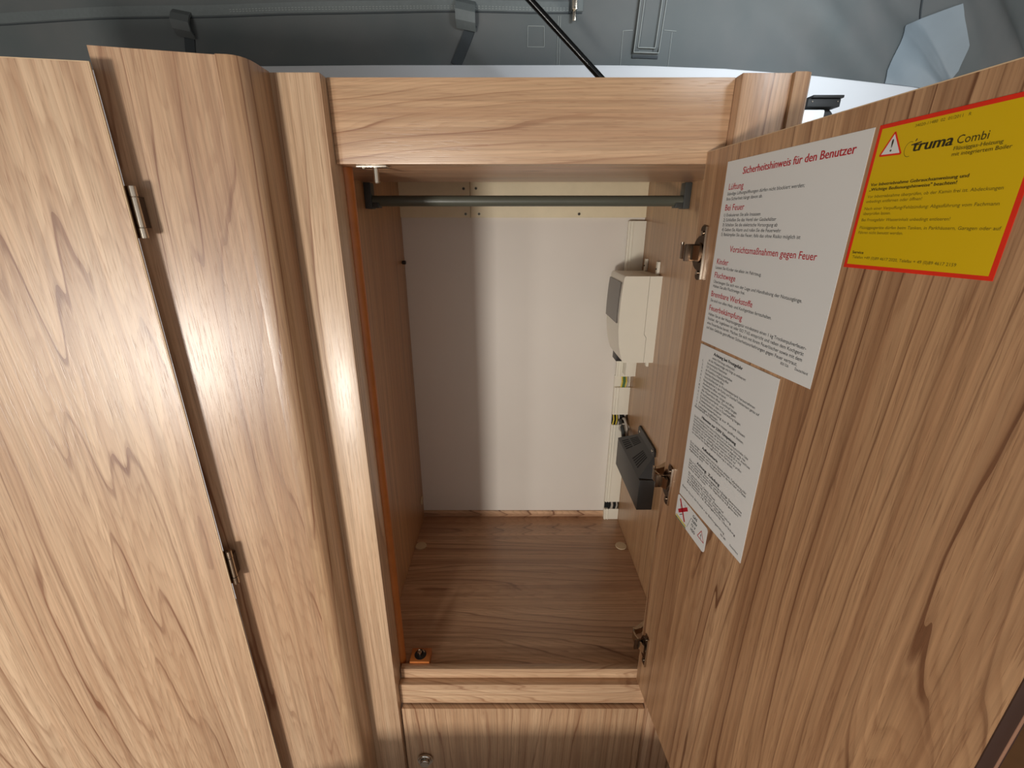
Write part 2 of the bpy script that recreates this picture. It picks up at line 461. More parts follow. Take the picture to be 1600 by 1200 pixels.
for i in range(NR):
    bm.faces.new((F[i][0], F[i + 1][0], B[i + 1][0], B[i][0])); bm.faces.new((F[i][16], B[i][16], B[i + 1][16], F[i + 1][16]))
for j in range(16):
    bm.faces.new((F[0][j], B[0][j], B[0][j + 1], F[0][j + 1])); bm.faces.new((F[NR][j], F[NR][j + 1], B[NR][j + 1], B[NR][j]))
fp = finish('film_patch', bm, M_FILM, canvas, True); fp['label'] = 'cloudy pale plastic patch with cut corners'

# ------------------------------------------------------------------ wardrobe
FZ = -1.36; BOT = -2.6667
wr = root('wardrobe', 'open wooden wardrobe with white back board between partition and open door', 'wardrobe', (0.04, 1.4, BOT))
f = L(wr)
o = box('side_panel', f, -0.449, -0.4257, 1.0402, 1.86, BOT, 0.25, W_SIDE, wr)
o = box('side_panel', f, 0.528, 0.553, 1.0402, 1.86, BOT, 0.25, W_SIDER, wr)
o = box('back_board', f, -0.4257, 0.528, 1.842, 1.86, -1.326, 0.25, M_WHITE, wr); o['label'] = 'white back board'
box('floor_board', f, -0.4257, 0.528, 1.0445, 1.86, -1.39, FZ, W_FLOOR, wr)
box('back_skirting', f, -0.4257, 0.528, 1.838, 1.86, FZ, -1.3265, W_FLOOR, wr)
box('batten', f, -0.4257, -0.1535, 1.832, 1.8405, 0.027, 0.25, M_CREAM, wr)['label'] = 'cream batten'
box('batten', f, -0.1525, 0.528, 1.832, 1.8405, 0.027, 0.25, M_CREAM, wr)['label'] = 'cream batten'
box('top_board', f, -0.449, 0.568, 1.041, 1.86, 0.2505, 0.268, W_RAIL, wr)
box('lintel_board', f, -0.4257, 0.528, 1.036, 1.40, 0.117, 0.134, W_FLOOR, wr)
box('top_rail', f, -0.3545, 0.435, 1.0, 1.0355, 0.117, 0.268, W_RAIL, wr, 0.0012)
box('stile', f, -0.4540, -0.355, 0.97, 1.04, BOT, 0.268, W_STILE, wr, 0.0016)
box('stile', f, 0.4355, 0.5290, 0.973, 1.04, BOT, 0.268, W_STILE2, wr, 0.0012)
# rounded corner strip right of the right stile
def rounded(name, x0, x1, y0, y1, z0, z1, r, side, m, parent, f):
    bm = bmesh.new(); pts = []
    arc = [(math.cos(t), math.sin(t)) for t in [math.pi / 2 * i / 8 for i in range(9)]]
    if side == 'right': out = [(x0, y1), (x0, y0)] + [(x1 - r + r * s_, y0 + r - r * c_) for c_, s_ in arc] + [(x1, y1)]
    else: out = [(x1, y1), (x1, y0)] + [(x0 + r - r * s_, y0 + r - r * c_) for c_, s_ in arc] + [(x0, y1)]
    add_prism(bm, [f.v(x, y, z0) for x, y in out], Vector((0, 0, (z1 - z0) * D)))
    return finish(name, bm, m, parent, True)
rounded('corner_strip', 0.5298, 0.568, 0.966, 1.04, BOT, 0.268, 0.020, 'right', W_COL, wr, f)
box('bottom_rail', f, -0.3545, 0.435, 1.0, 1.0235, -1.463, -1.3797, W_RAIL, wr, 0.0010)
box('sill', f, -0.3520, 0.435, 1.0238, 1.044, -1.463, -1.3416, W_RAIL, wr, 0.0010)
rounded('edge_profile', -0.395, -0.343, 1.0455, 1.065, FZ, 0.117, 0.018, 'right', M_ORANGE, wr, f)['label'] = 'orange brown upright edge profile'
# lower door with push lock
ld = box('lower_door', f, -0.350, 0.4335, 0.985, 1.019, BOT + 0.05, -1.468, W_LOW, wr, 0.0010)
bm = bmesh.new()
c = f.v(-0.288, 0.978, -1.708)
add_cyl(bm, c, (0, 1, 0), 0.0150, 0.0080, 30, bev=0.0025)
add_cyl(bm, c - Vector((0, 0.006, 0)), (0, 1, 0), 0.0098, 0.006, 30, bev=0.0015)
finish('push_lock', bm, M_CHROME, ld, True)['label'] = 'chrome push lock'
# batten screws
for (x, z) in ((-0.177, 0.130), (-0.130, 0.131), (-0.172, 0.040), (-0.120, 0.040), (0.267, 0.040)):
    bm = bmesh.new(); c = f.v(x, 1.831, z)
    add_cyl(bm, c, (0, 1, 0), 0.0033, 0.0014, 14)
    add_box(bm, L(wr), x - 0.004, x + 0.004, 1.828, 1.8292, z - 0.001, z + 0.001, mi=1)
    add_box(bm, L(wr), x - 0.001, x + 0.001, 1.8280, 1.8292, z - 0.004, z + 0.004, mi=1)
    finish('screw', bm, [M_SCREW, M_BLACK2], wr, True)
for (x, y) in ((-0.4007, 1.623), (0.4987, 1.623)):
    bm = bmesh.new(); add_cyl(bm, f.v(x, y, FZ + 0.002), (0, 0, 1), 0.0148, 0.0028, 28, bev=0.0008)
    finish('cover_cap', bm, M_CAP, wr, True)['label'] = 'round beige cover cap'
bm = bmesh.new(); add_cyl(bm, f.v(-0.418, 1.80, -0.139), (1, 0, 0), 0.0045, 0.009, 12, bev=0.001)
finish('dark_plug', bm, M_BLACK, wr, True)
bm = bmesh.new(); add_cyl(bm, f.v(-0.422, 1.80, -1.24), (1, 0, 0), 0.012, 0.003, 20)
finish('side_cap', bm, M_CAP, wr, True)
# upper strike pin
bm = bmesh.new()
add_box(bm, f, -0.318, -0.255, 1.008, 1.034, 0.1125, 0.1168, 0.0006)
add_cyl(bm, f.v(-0.281, 1.020, 0.101), (0, 0, 1), 0.0037, 0.022, 16, bev=0.0007)
add_cyl(bm, f.v(-0.306, 1.020, 0.1115), (0, 0, 1), 0.0028, 0.002, 12)
finish('strike_pin', bm, M_NICKEL, wr, True)['label'] = 'nickel strike pin'
# lower strike block
sb_pts = [(-0.327, 1.0445), (-0.263, 1.0445), (-0.263, 1.092), (-0.327, 1.092)]
bm = bmesh.new(); add_box(bm, f, -0.327, -0.263, 1.0445, 1.094, FZ, -1.335, 0.0008)
sbk = finish('strike_block', bm, M_ORANGE, wr, True); sbk['label'] = 'orange brown block holding the lower strike pin'
bm = bmesh.new()
add_cyl(bm, f.v(-0.296, 1.070, -1.3345), (0, 0, 1), 0.0115, 0.0012, 24, mi=1)
add_cyl(bm, f.v(-0.296, 1.066, -1.327), (0, 0, 1), 0.0036, 0.012, 16, bev=0.0006)
add_cyl(bm, f.v(-0.303, 1.076, -1.329), (0.5, 0, 1), 0.0020, 0.008, 10)
add_cyl(bm, f.v(-0.287, 1.078, -1.329), (-0.5, 0, 1), 0.0020, 0.008, 10)
finish('pin', bm, [M_NICKEL, M_BLACK], sbk, True)

# ------------------------------------------------------------------ open wardrobe door (hinge line at x=.399, y=1.0)
HX, HY = 0.399, 1.0
ANG = math.atan2(-1.0, 0.0987)
dr = bpy.data.objects.new('door', None); col.objects.link(dr); dr.parent = wr
dr.location = P(HX, HY, 0) - Vector(wr.location); dr.rotation_euler = (0, 0, ANG)
dl = L(dr, True)
DT, DZ0, DZ1, DWD = 0.029, -1.3515, 0.1395, 0.716
bm = bmesh.new(); add_box(bm, dl, 0.0015, DWD - 0.0015, 0.0, DT, DZ0, DZ1 - 0.0015, 0.0)
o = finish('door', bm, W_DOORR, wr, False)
o.location = dr.location; o.rotation_euler = dr.rotation_euler
bpy.data.objects.remove(dr); dr = o; dr.name = 'door'
dl = L(dr, True)
box('edge_band', dl, 0.0, DWD, 0.0002, DT, DZ1 - 0.0014, DZ1, W_EDGE, dr, 0.0003)['label'] = 'pale top edge band'
box('edge_band', dl, DWD - 0.0014, DWD, 0.0004, 0.0215, DZ0, DZ1 - 0.0016, W_EDGED, dr, 0.0003)['label'] = 'dark latch side edge'
box('edge_band', dl, DWD - 0.0014, DWD + 0.0006, 0.0217, 0.0255, DZ0, DZ1 - 0.0016, M_ORANGE2, dr, 0.0003)['label'] = 'light brown latch side edge'
box('edge_band', dl, DWD - 0.0014, DWD, 0.0256, DT, DZ0, DZ1 - 0.0016, W_EDGED, dr, 0.0003)['label'] = 'dark latch side edge'
box('edge_band', dl, 0.0, 0.0014, 0.0002, DT, DZ0, DZ1 - 0.0016, W_EDGE, dr, 0.0003)

def hinge(zc, drop):
    bm = bmesh.new()
    y = -0.0005
    # plate outline in (t, z), rounded ends and a lobe around the cup
    out = []
    for a in range(0, 9): t = math.pi * a / 8; out.append((0.0375 + 0.0115 * math.cos(t), zc + 0.045 + 0.0100 * math.sin(t)))
    for a in range(0, 11): t = math.pi / 2 + math.pi * a / 10; out.append((0.0320 + 0.029 * math.cos(t), zc + 0.035 * math.sin(t)))
    for a in range(0, 9): t = math.pi + math.pi * a / 8; out.append((0.0375 + 0.0115 * math.cos(t), zc - 0.045 + 0.0100 * math.sin(t)))
    add_prism(bm, [dl.v(a, y, b) for a, b in out], Vector((0, -0.0022, 0)), 0)
    # bright rim along the outer edge
    add_box(bm, dl, 0.0478, 0.0500, -0.0060, 0.0, zc - 0.053, zc + 0.053, 0.0004, mi=1)
    for s in (-1, 1):
        add_cyl(bm, dl.v(0.0355, -0.0052, zc + s * 0.040), (0, 1, 0), 0.0026, 0.0018, 14, 1)
    # cup rim
    add_cyl(bm, dl.v(0.028, -0.0050, zc), (0, 1, 0), 0.0125, 0.0020, 26, 0, bev=0.0005)
    # arm: folded steel channel reaching over the door edge and back to the side wall
    z0, z1 = zc - 0.0145, zc + 0.0145
    path = [(0.036, -0.007), (0.020, -0.015), (-0.004, -0.021), (-0.020, -0.021), (-0.027, -0.013)]
    inner = [(-0.0240, -0.011), (-0.018, -0.017), (-0.004, -0.017), (0.018, -0.011), (0.034, -0.004)]
    add_prism(bm, [dl.v(a, b, z0 - drop * 0) for a, b in path + inner], Vector((0, 0, (z1 - z0) * D)), 1)
    add_box(bm, dl, 0.012, 0.018, -0.028, -0.006, z0 - 0.003, z1 + 0.003, 0.0006, mi=0)
    # link and mounting part going back to the wall, hidden side of the channel
    lk = [(-0.024, -0.016), (-0.030, 0.010), (-0.072, 0.080), (-0.105, 0.106), (-0.122, 0.106), (-0.086, 0.072), (-0.040, 0.004), (-0.031, -0.016)]
    add_prism(bm, [dl.v(a, b, zc - 0.011) for a, b in lk], Vector((0, 0, 0.022 * D)), 1)
    add_box(bm, dl, -0.150, -0.088, 0.098, 0.110, zc - 0.030, zc + 0.030, 0.0008, mi=0)
    add_cyl(bm, dl.v(-0.024, -0.016, zc + 0.016), (0, 0, 1), 0.0022, 0.005, 12, 1)
    h = finish('hinge', bm, [M_NICKREFL, M_NICKEL], dr, True)
    h['label'] = 'nickel cup hinge'
for zc in (-0.0555, -0.618, -1.184): hinge(zc, 0)

# ------------------------------------------------------------------ printed notices on the door
def text_geom(s):
    cu = bpy.data.curves.new('t', 'FONT'); cu.body = s; cu.resolution_u = 2
    ob = bpy.data.objects.new('t', cu); col.objects.link(ob)
    dg = bpy.context.evaluated_depsgraph_get()
    me = bpy.data.meshes.new_from_object(ob.evaluated_get(dg))
    vs = [tuple(v.co) for v in me.vertices]; fs = [tuple(p.vertices) for p in me.polygons]
    bpy.data.objects.remove(ob); bpy.data.curves.remove(cu); bpy.data.meshes.remove(me)
    return vs, fs
def add_text(store, s, x0, x1, z, cap, slant=0.0, embolden=0.0):
    """text between x0 and x1 with its baseline at z and capitals of height cap"""
    vs, fs = text_geom(s)
    if not vs: return
    mn = min(v[0] for v in vs); mx = max(v[0] for v in vs)
    sx = (x1 - x0) / (mx - mn); sz = cap / 0.70
    for dx in ((0.0,) if not embolden else (0.0, embolden)):
        b = len(store[0])
        store[0].extend([((x0 + (v[0] - mn) * sx + slant * v[1] * sz + dx) * D, -0.00075 - dx * 0.01, (z + v[1] * sz) * D) for v in vs])
        store[1].extend([tuple(i + b for i in q) for q in fs])
def flush(name, store, m, parent):
    me = bpy.data.meshes.new(name); me.from_pydata(store[0], [], store[1]); mats(me, m)
    o = bpy.data.objects.new(name, me); col.objects.link(o); o.parent = parent; o['kind'] = 'stuff'
    return o
def notice(name, label, cat, out, m):
    r = root(name, label, cat, (HX, HY, 0), ANG)
    bm = bmesh.new()
    add_prism(bm, [Vector((a * D, -0.0001, b * D)) for a, b in out], Vector((0, -0.0004, 0)))
    finish('sheet', bm, m, r)
    return r

# --- safety notice
s1 = notice('safety_notice', 'large white notice with red headings, upper sheet beside the yellow label', 'notice', [(0.086, -0.231), (0.398, -0.2255), (0.4, 0.1100), (0.0852, 0.1108)], M_PAPER)
R, K_ = ([], []), ([], [])
add_text(R, 'Sicherheitshinweis für den Benutzer', 0.139, 0.3794, 0.0850, 0.0115, embolden=0.0008)
add_text(R, 'Lüftung', 0.102, 0.1478, 0.0614, 0.0108, embolden=0.0003)
add_text(K_, 'Ständige Lüftungsöffnungen dürfen nicht blockiert werden;', 0.1005, 0.3010, 0.0520, 0.0056)
add_text(K_, 'Ihre Sicherheit hängt davon ab.', 0.1005, 0.2071, 0.0430, 0.0056)
add_text(R, 'Bei Feuer', 0.1004, 0.1606, 0.0256, 0.0108, embolden=0.0003)
for i, (s, e) in enumerate([('1) Evakuieren Sie alle Insassen', .2103), ('2) Schließen Sie das Ventil der Gasbehälter', .2526), ('3) Schalten Sie die elektrische Versorgung ab', .2583), ('4) Geben Sie Alarm und rufen Sie die Feuerwehr', .2691), ('5) Bekämpfen Sie das Feuer, falls das ohne Risiko möglich ist', .3146)]):
    add_text(K_, s, 0.1000, e, 0.0150 - i * 0.00865, 0.0056)
add_text(R, 'Vorsichtsmaßnahmen gegen Feuer', 0.1374, 0.3549, -0.0475, 0.0112, embolden=0.0003)
add_text(R, 'Kinder', 0.1000, 0.1395, -0.0722, 0.0108, embolden=0.0003)
add_text(K_, 'Lassen Sie Kinder nie allein im Fahrzeug.', 0.0987, 0.2421, -0.0812, 0.0056)
add_text(R, 'Fluchtwege', 0.0992, 0.1702, -0.0982, 0.0108, embolden=0.0003)
add_text(K_, 'Überzeugen Sie sich von der Lage und Handhabung der Notausgänge.', 0.0995, 0.3458, -0.1085, 0.0056)
add_text(K_, 'Halten Sie alle Fluchtwege frei.', 0.0995, 0.2064, -0.1172, 0.0056)
add_text(R, 'Brennbare Werkstoffe', 0.0975, 0.2328, -0.1353, 0.0108, embolden=0.0003)
add_text(K_, 'Sie sind von allen Heiz- und Kochgeräten fernzuhalten.', 0.0985, 0.2877, -0.1455, 0.0056)
add_text(R, 'Feuerbekämpfung', 0.0982, 0.2107, -0.1632, 0.0108, embolden=0.0003)
for i, (s, e) in enumerate([('Halten Sie an der Hauptausgangstür mindestens einen 1 kg Trockenpulverfeuer-', .3742), ('löscher, der zugelassen ist oder ISO 7165 entspricht und neben dem Kochgerät', .372), ('eine Feuerdecke bereit. Machen Sie sich mit Ihrem Feuerlöscher sowie mit dem', .3715), ('auf dem Gelände getroffenen Sicherheitsvorkehrungen gegen Feuer vertraut.', .3643)]):
    add_text(K_, s, 0.0990, e, -0.1735 - i * 0.0092, 0.0058)
add_text(K_, '820 526', 0.3293, 0.3473, -0.2085, 0.0042)
add_text(K_, 'Deutschland', 0.3615, 0.3880, -0.2078, 0.0042)
flush('red_lettering', R, M_RED, s1); flush('black_lettering', K_, M_INK, s1)

# --- long notice sheet
s2 = notice('frost_notice', 'narrow white notice crowded with small black text, below the red headed sheet', 'notice', [(0.0899, -0.6055), (0.3363, -0.5970), (0.3345, -0.2318), (0.0863, -0.2368)], M_PAPER)
K_ = ([], [])
add_text(K_, 'Achtung bei Frostgefahr', 0.1405, 0.2387, -0.2480, 0.0062, embolden=0.0009)
tl = [('wenn Fahrzeug unbenutzt:', .2175, .1379), ('ist die Wasseranlage wie folgt zu entleeren:', .2537, .1260), ('Stromversorgung Wasserpumpe', .195, .1225), ('12V Stromversorgung ausschalten', .2150, .1215), ('alle Wasserhähne in Mittelstellung öffnen', .2050, .1205),
      ('Sicherheits-/Ablassventile öffnen', .190, .1200), ('Verschlußdeckel im Frischwassertank herausnehmen', .2919, .1190), ('Reinigungsdeckel in der Küche und Dusche/Toilettenraum genau auf', .3056, .1185), ('Abwassertank öffnen und leeren', .2050, .1180),
      ('Wasserfilter entnehmen, reinigen und öffnen', .235, .1175), ('Alle Wasserhähne öffnen, Duschkopf hängen', .246, .1170), ('Frischwassertank und Leitungen', .245, .1165), ('Duschschlauch nach oben in Duschstellung hängen', .262, .1160), ('Toilettenkassette entleeren', .20, .1155), ('Frischwasserleitung zur Pumpe lösen', .2806, .1150), ('Leitungen ausblasen', .19, .1145)]
for i, (s, e, x0) in enumerate(tl):
    z = -0.2565 - i * 0.00765
    add_text(K_, s, x0, e, z, 0.0051)
    if i >= 2: add_text(K_, '%d.' % (i - 1), 0.1030, 0.1080, z, 0.0048)
add_text(K_, 'Abwassertank und Wasserhähne müssen geöffnet bleiben.', 0.0995, 0.2806, -0.3770, 0.0051)
add_text(K_, 'Hinweise zur 230V Einspeisung', 0.1342, 0.2594, -0.3900, 0.0062, embolden=0.0009)
for i, (s, e) in enumerate([('Das 230V Netzkabel ist immer zuerst am Fahrzeug, dann an der Zuleitung anzuschließen. Dabei', .3008), ('Verbindung ist Elektrik zu achten, daß die Anschlußwerte der Sicherung, max.', .295), ('Das Anschlußkabel muß komplett von der Kabeltrommel abgerollt sein. Anschlüsse', .3100), ('des Netzteils und Campingverteiler sind abzusichern. Kabel 25 m lang', .285), ('Querschnitt 2,5 mm², dreiadrig, Stecker nach Vorschrift auf', .270), ('Die 230V Anlage ist regelmäßig durch einen Fachmann zu prüfen', .290), ('vor Anschluß von Geräten jeglicher Sicherung zu achten.', .2648)]):
    add_text(K_, s, 0.1045, e, -0.3985 - i * 0.00655, 0.0046)
add_text(K_, 'Aufbaubatterie', 0.1536, 0.2144, -0.4530, 0.0062, embolden=0.0009)
for i, (s, e) in enumerate([('Durch ständigen Stromverbrauch wird die Batterie entladen. Tiefentladung oder', .3148), ('Schäden werden vermieden, wenn bei längeren Standzeiten das Netz Kabel und Platten', .3148), ('der Batterien geladen bzw. Hauptschalter', .235), ('abgeschaltet wird.', .165)]):
    add_text(K_, s, 0.1045, e, -0.4620 - i * 0.0063, 0.0046)
add_text(K_, 'Achtung:  Zuladung', 0.1432, 0.2336, -0.4962, 0.0062, embolden=0.0009)
for i, (s, e) in enumerate([('Die in Technischen Daten angegebene zulässige Gesamtmasse', .313), ('darf auf keinen Fall überschritten werden. Zuladung und Achslast', .3135), ('ist die Zuladung zu prüfen. Alle Gegenstände wie gesondert', .306), ('beachtet werden müssen.', .19)]):
    add_text(K_, s, 0.1120, e, -0.5042 - i * 0.0062, 0.0046)
for i, (s, e) in enumerate([('Bei Ladung Personen, Gepäck, Wasser', .230), ('Ihr Fahrzeug ist z.B. auf Rädern, Reserverad', .262), ('mit Gasflaschen, Vorzelt z.B. Campingausrüstung', .290), ('ist ausgestattet z.B. Fahrräder, Dachlasten', .270), ('Bitte beachten, z.B. Zusatzgewichte, Überladung', .3084)]):
    add_text(K_, s, 0.1170, e, -0.5340 - i * 0.0063, 0.0046)
add_text(K_, 'Beachten Sie auch die Hinweise in der Bedienungsanleitung', 0.0995, 0.2768, -0.5795, 0.0048)
add_text(K_, '820 580', 0.2660, 0.2842, -0.5880, 0.0040); add_text(K_, 'Deutschland', 0.2988, 0.3257, -0.5872, 0.0040)
flush('black_lettering', K_, M_INK, s2)

# --- small hazard sticker
def rr(x0, x1, z0, z1, r):
    pts = []
    for cx, cz, a0 in ((x1 - r, z1 - r, 0), (x0 + r, z1 - r, 90), (x0 + r, z0 + r, 180), (x1 - r, z0 + r, 270)):
        for k in range(6):
            a = math.radians(a0 + 18 * k); pts.append((cx + r * math.cos(a), cz + r * math.sin(a)))
    return pts
s3 = notice('hazard_sticker', 'small white rounded sticker with red cross and warning triangle', 'sticker', rr(0.086, 0.2228, -0.672, -0.6085, 0.008), M_PAPER)
def flat(name, outs, m, parent, y=-0.00062):
    bm = bmesh.new()
    for out in outs: bm.faces.new([bm.verts.new((a * D, y, b * D)) for a, b in out])
    return finish(name, bm, m, parent)
def bar(x0, z0, x1, z1, w_):
    dx, dz = x1 - x0, z1 - z0; l = math.hypot(dx, dz); nx, nz = -dz / l * w_ / 2, dx / l * w_ / 2
    return [(x0 + nx, z0 + nz), (x1 + nx, z1 + nz), (x1 - nx, z1 - nz), (x0 - nx, z0 - nz)]
flat('red_cross', [bar(0.099, -0.616, 0.131, -0.659, 0.006), bar(0.098, -0.651, 0.136, -0.620, 0.009)], M_RED, s3)
flat('flame_sketch', [bar(0.113, -0.640, 0.127, -0.632, 0.0015), bar(0.106, -0.656, 0.118, -0.646, 0.0015), bar(0.121, -0.618, 0.136, -0.627, 0.0012), bar(0.104, -0.628, 0.108, -0.645, 0.0012)], M_INK, s3, -0.00060)
flat('yellow_strip', [[(0.090, -0.6675), (0.139, -0.6675), (0.139, -0.6635), (0.090, -0.6635)]], M_YW, s3)
flat('green_strip', [[(0.090, -0.6715), (0.139, -0.6715), (0.139, -0.6690), (0.090, -0.6690)]], M_GN, s3)
def triframe(a, b, c, t):
    """triangular frame as three bars"""
    return [bar(*a, *b, t), bar(*b, *c, t), bar(*c, *a, t)]
flat('warning_triangle', triframe((0.2025, -0.6285), (0.1900, -0.6500), (0.2165, -0.6500), 0.0018), M_RED, s3)
flat('divider', [bar(0.1562, -0.6292, 0.1434, -0.6633, 0.0009), bar(0.1562, -0.6292, 0.160, -0.6292, 0.0009)], M_INKY2, s3)
K_ = ([], [])
add_text(K_, 'GAS', 0.1611, 0.1800, -0.6225, 0.0070, embolden=0.0006); add_text(K_, '230V', 0.1608, 0.1830, -0.6345, 0.0070, embolden=0.0006)
add_text(K_, '12 V', 0.1608, 0.1790, -0.6460, 0.0070, embolden=0.0006); add_text(K_, 'H2O', 0.1604, 0.1793, -0.6578, 0.0070, embolden=0.0006)
add_text(K_, '!', 0.2015, 0.2045, -0.6475, 0.0110)
flush('black_lettering', K_, M_INK, s3)

# --- yellow label
s4 = notice('yellow_warning_label', 'bright yellow warning label with red border at top of open door', 'label', [(0.4040, -0.0517), (0.5778, -0.0500), (0.5770, 0.1106), (0.4070, 0.1106)], M_REDL)
flat('yellow_field', [[(0.4085, -0.0472), (0.5733, -0.0458), (0.5727, 0.1062), (0.4112, 0.1062)]], M_YEL, s4, -0.00055)
flat('triangle_field', [[(0.4302, 0.0985), (0.4180, 0.0775), (0.4424, 0.0765)]], M_PAPER, s4, -0.00058)
flat('warning_triangle', triframe((0.4300, 0.1000), (0.4165, 0.0770), (0.4440, 0.0760), 0.0020), M_REDL, s4, -0.00062)
I, Y = ([], []), ([], [])
add_text(I, '!', 0.4288, 0.4312, 0.0800, 0.0130)
add_text(Y, '34020-11480  02  01/2011   R', 0.4531, 0.5103, 0.1005, 0.0030)
add_text(I, 'truma', 0.4565, 0.4993, 0.0761, 0.0108, slant=0.15, embolden=0.0011)
flat('logo_flame', [bar(0.4545, 0.0830, 0.4660, 0.0846, 0.0012), bar(0.4585, 0.0862, 0.4598, 0.0885, 0.0012)], M_INK, s4)
flat('logo_ring', [bar(0.4535 + 0.006 * math.cos(t), 0.0790 + 0.0075 * math.sin(t), 0.4535 + 0.006 * math.cos(t + .35), 0.0790 + 0.0075 * math.sin(t + .35), 0.0006) for t in [1.2 + .35 * q for q in range(11)]], M_INKY, s4)
add_text(I, 'Combi', 0.5041, 0.5330, 0.0765, 0.0078)
add_text(Y, 'Flüssiggas-Heizung', 0.5030, 0.5470, 0.0708, 0.0036, embolden=0.0003)
add_text(I, 'mit integriertem Boiler', 0.5030, 0.5558, 0.0655, 0.0036)
add_text(I, 'Vor Inbetriebnahme Gebrauchsanweisung und', 0.4148, 0.5262, 0.0442, 0.0034, embolden=0.0003)
add_text(I, '„Wichtige Bedienungshinweise" beachten!', 0.4146, 0.5166, 0.0388, 0.0034, embolden=0.0003)
for s, e, z in [('Vor Inbetriebnahme überprüfen, ob der Kamin frei ist. Abdeckungen', .5605, .0308), ('unbedingt entfernen oder öffnen!', .4850, .0254), ('Nach einer Verpuffung/Fehlzündung: Abgasführung vom Fachmann', .5617, .0172), ('überprüfen lassen.', .4522, .0116),
                ('Bei Frostgefahr Wasserinhalt unbedingt entleeren!', .5215, .0043), ('Flüssiggasgeräte dürfen beim Tanken, in Parkhäusern, Garagen oder auf', .5701, -.0046), ('Fähren nicht benutzt werden.', .4746, -.0104), ('Telefon +49 (0)89 4617 2020, Telefax + 49 (0)89 4617 2159', .5418, -.0398)]:
    add_text(Y, s, 0.4145, e, z, 0.0034)
add_text(I, 'Service', 0.4127, 0.4292, -0.0340, 0.0034, embolden=0.0003)
flush('black_lettering', I, M_INKY2, s4); flush('faded_lettering', Y, M_INKY, s4)

# ------------------------------------------------------------------ clothes rail
cr = root('clothes_rail', 'grey clothes rail spanning the top of the open wardrobe', 'rail', (0.05, 1.415, 0.067))
f = L(cr)
bm = bmesh.new()
q = [f.v(-0.405, 1.415, 0.067), f.v(0.508, 1.415, 0.067)]
add_tube(bm, q, 0.0150 * D, 24)
finish('tube', bm, M_GREYTUBE, cr, True)
for x0, x1, x2 in ((-0.4252, -0.405, -0.385), (0.5275, 0.508, 0.486)):
    bm = bmesh.new()
    add_box(bm, f, min(x0, x1), max(x0, x1), 1.397, 1.433, 0.045, 0.1165, 0.0012)
    add_box(bm, f, min(x1, x2), max(x1, x2), 1.399, 1.431, 0.0475, 0.0620, 0.0010)
    finish('bracket', bm, M_GREYBR, cr, True)

# ------------------------------------------------------------------ fuse box on the right inner side
fb = root('fuse_box', 'white plastic fuse box with smoked flap on the right inner side', 'fuse box', (0.528, 1.66, -0.479))
f = L(fb)
Y0, Y1 = 1.562, 1.770
prof = [(-0.167, 0.4010), (-0.172, 0.3965), (-0.20, 0.3935), (-0.25, 0.3905), (-0.31, 0.3890), (-0.36, 0.3905), (-0.41, 0.3955), (-0.45, 0.4050), (-0.474, 0.4140), (-0.479, 0.4190)]
out = [(x, z) for z, x in prof] + [(0.492, -0.479), (0.492, -0.385), (0.484, -0.372), (0.484, -0.167)]
bm = bmesh.new(); add_prism(bm, [f.v(x, Y0, z) for x, z in out], Vector((0, (Y1 - Y0) * D, 0)))
finish('cover', bm, M_PLAST, fb, True)
out = [(0.4932, -0.479), (0.5278, -0.479), (0.5278, -0.167), (0.4852, -0.167), (0.4852, -0.3715), (0.4932, -0.3845)]
bm = bmesh.new(); add_prism(bm, [f.v(x, Y0 - 0.0005, z) for x, z in out], Vector((0, (Y1 - Y0) * D, 0)))
finish('base', bm, M_PLAST, fb, False)
bm = bmesh.new()
fl = [(-0.190, 0.3940), (-0.22, 0.3915), (-0.25, 0.3900), (-0.29, 0.3885), (-0.335, 0.3885)]
out = [(x - 0.004, z) for z, x in fl] + [(x + 0.001, z) for z, x in fl[::-1]]
add_prism(bm, [f.v(x, 1.583, z) for x, z in out], Vector((0, 0.183 * D, 0)))
finish('flap', bm, M_SMOKE, fb, True)['label'] = 'smoked brown flap'
for y, z in ((1.754, -0.1665), (1.608, -0.1665), (1.616, -0.508)):
    bm = bmesh.new(); add_box(bm, f, 0.518, 0.5278, y - 0.010, y + 0.010, z, z + 0.029 if z < -0.3 else z + 0.045, 0.0012)
    add_cyl(bm, f.v(0.5172, y, z + 0.02), (1, 0, 0), 0.0016, 0.002, 10, 1)
    finish('mounting_lug', bm, [M_PLAST, M_BLACK2], fb, True)
box('cable_gland', f, 0.425, 0.455, 1.70, 1.765, -0.515, -0.4795, M_BLACK, fb, 0.001)

# ------------------------------------------------------------------ cable duct in the rear right corner
cd = root('cable_duct', 'white upright cable duct in the rear right corner of the wardrobe', 'cable duct', (0.494, 1.828, FZ))
f = L(cd)
def duct_piece(z0, z1, x0=0.459, y0=1.816):
    bm = bmesh.new()
    add_box(bm, f, x0, 0.5278, y0, 1.8315 if z1 > 0 else 1.8400, z0, z1, 0.0008)
    add_box(bm, f, x0 + 0.004, x0 + 0.008, y0 - 0.003, y0 + 0.001, z0, z1, 0.0003)
    add_box(bm, f, x0 + 0.016, x0 + 0.020, y0 - 0.003, y0 + 0.001, z0, z1, 0.0003)
    return finish('duct_cover', bm, M_PLAST, cd, True)
duct_piece(-0.62, 0.0148, 0.459)
duct_piece(-0.800, -0.670); duct_piece(-1.26, -0.850); duct_piece(-1.3597, -1.300)
for z0, z1 in ((-0.670, -0.62), (-0.850, -0.800), (-1.30, -1.26)):
    box('duct_base', f, 0.459, 0.5278, 1.830, 1.8400, z0, z1, M_PLAST, cd, 0)
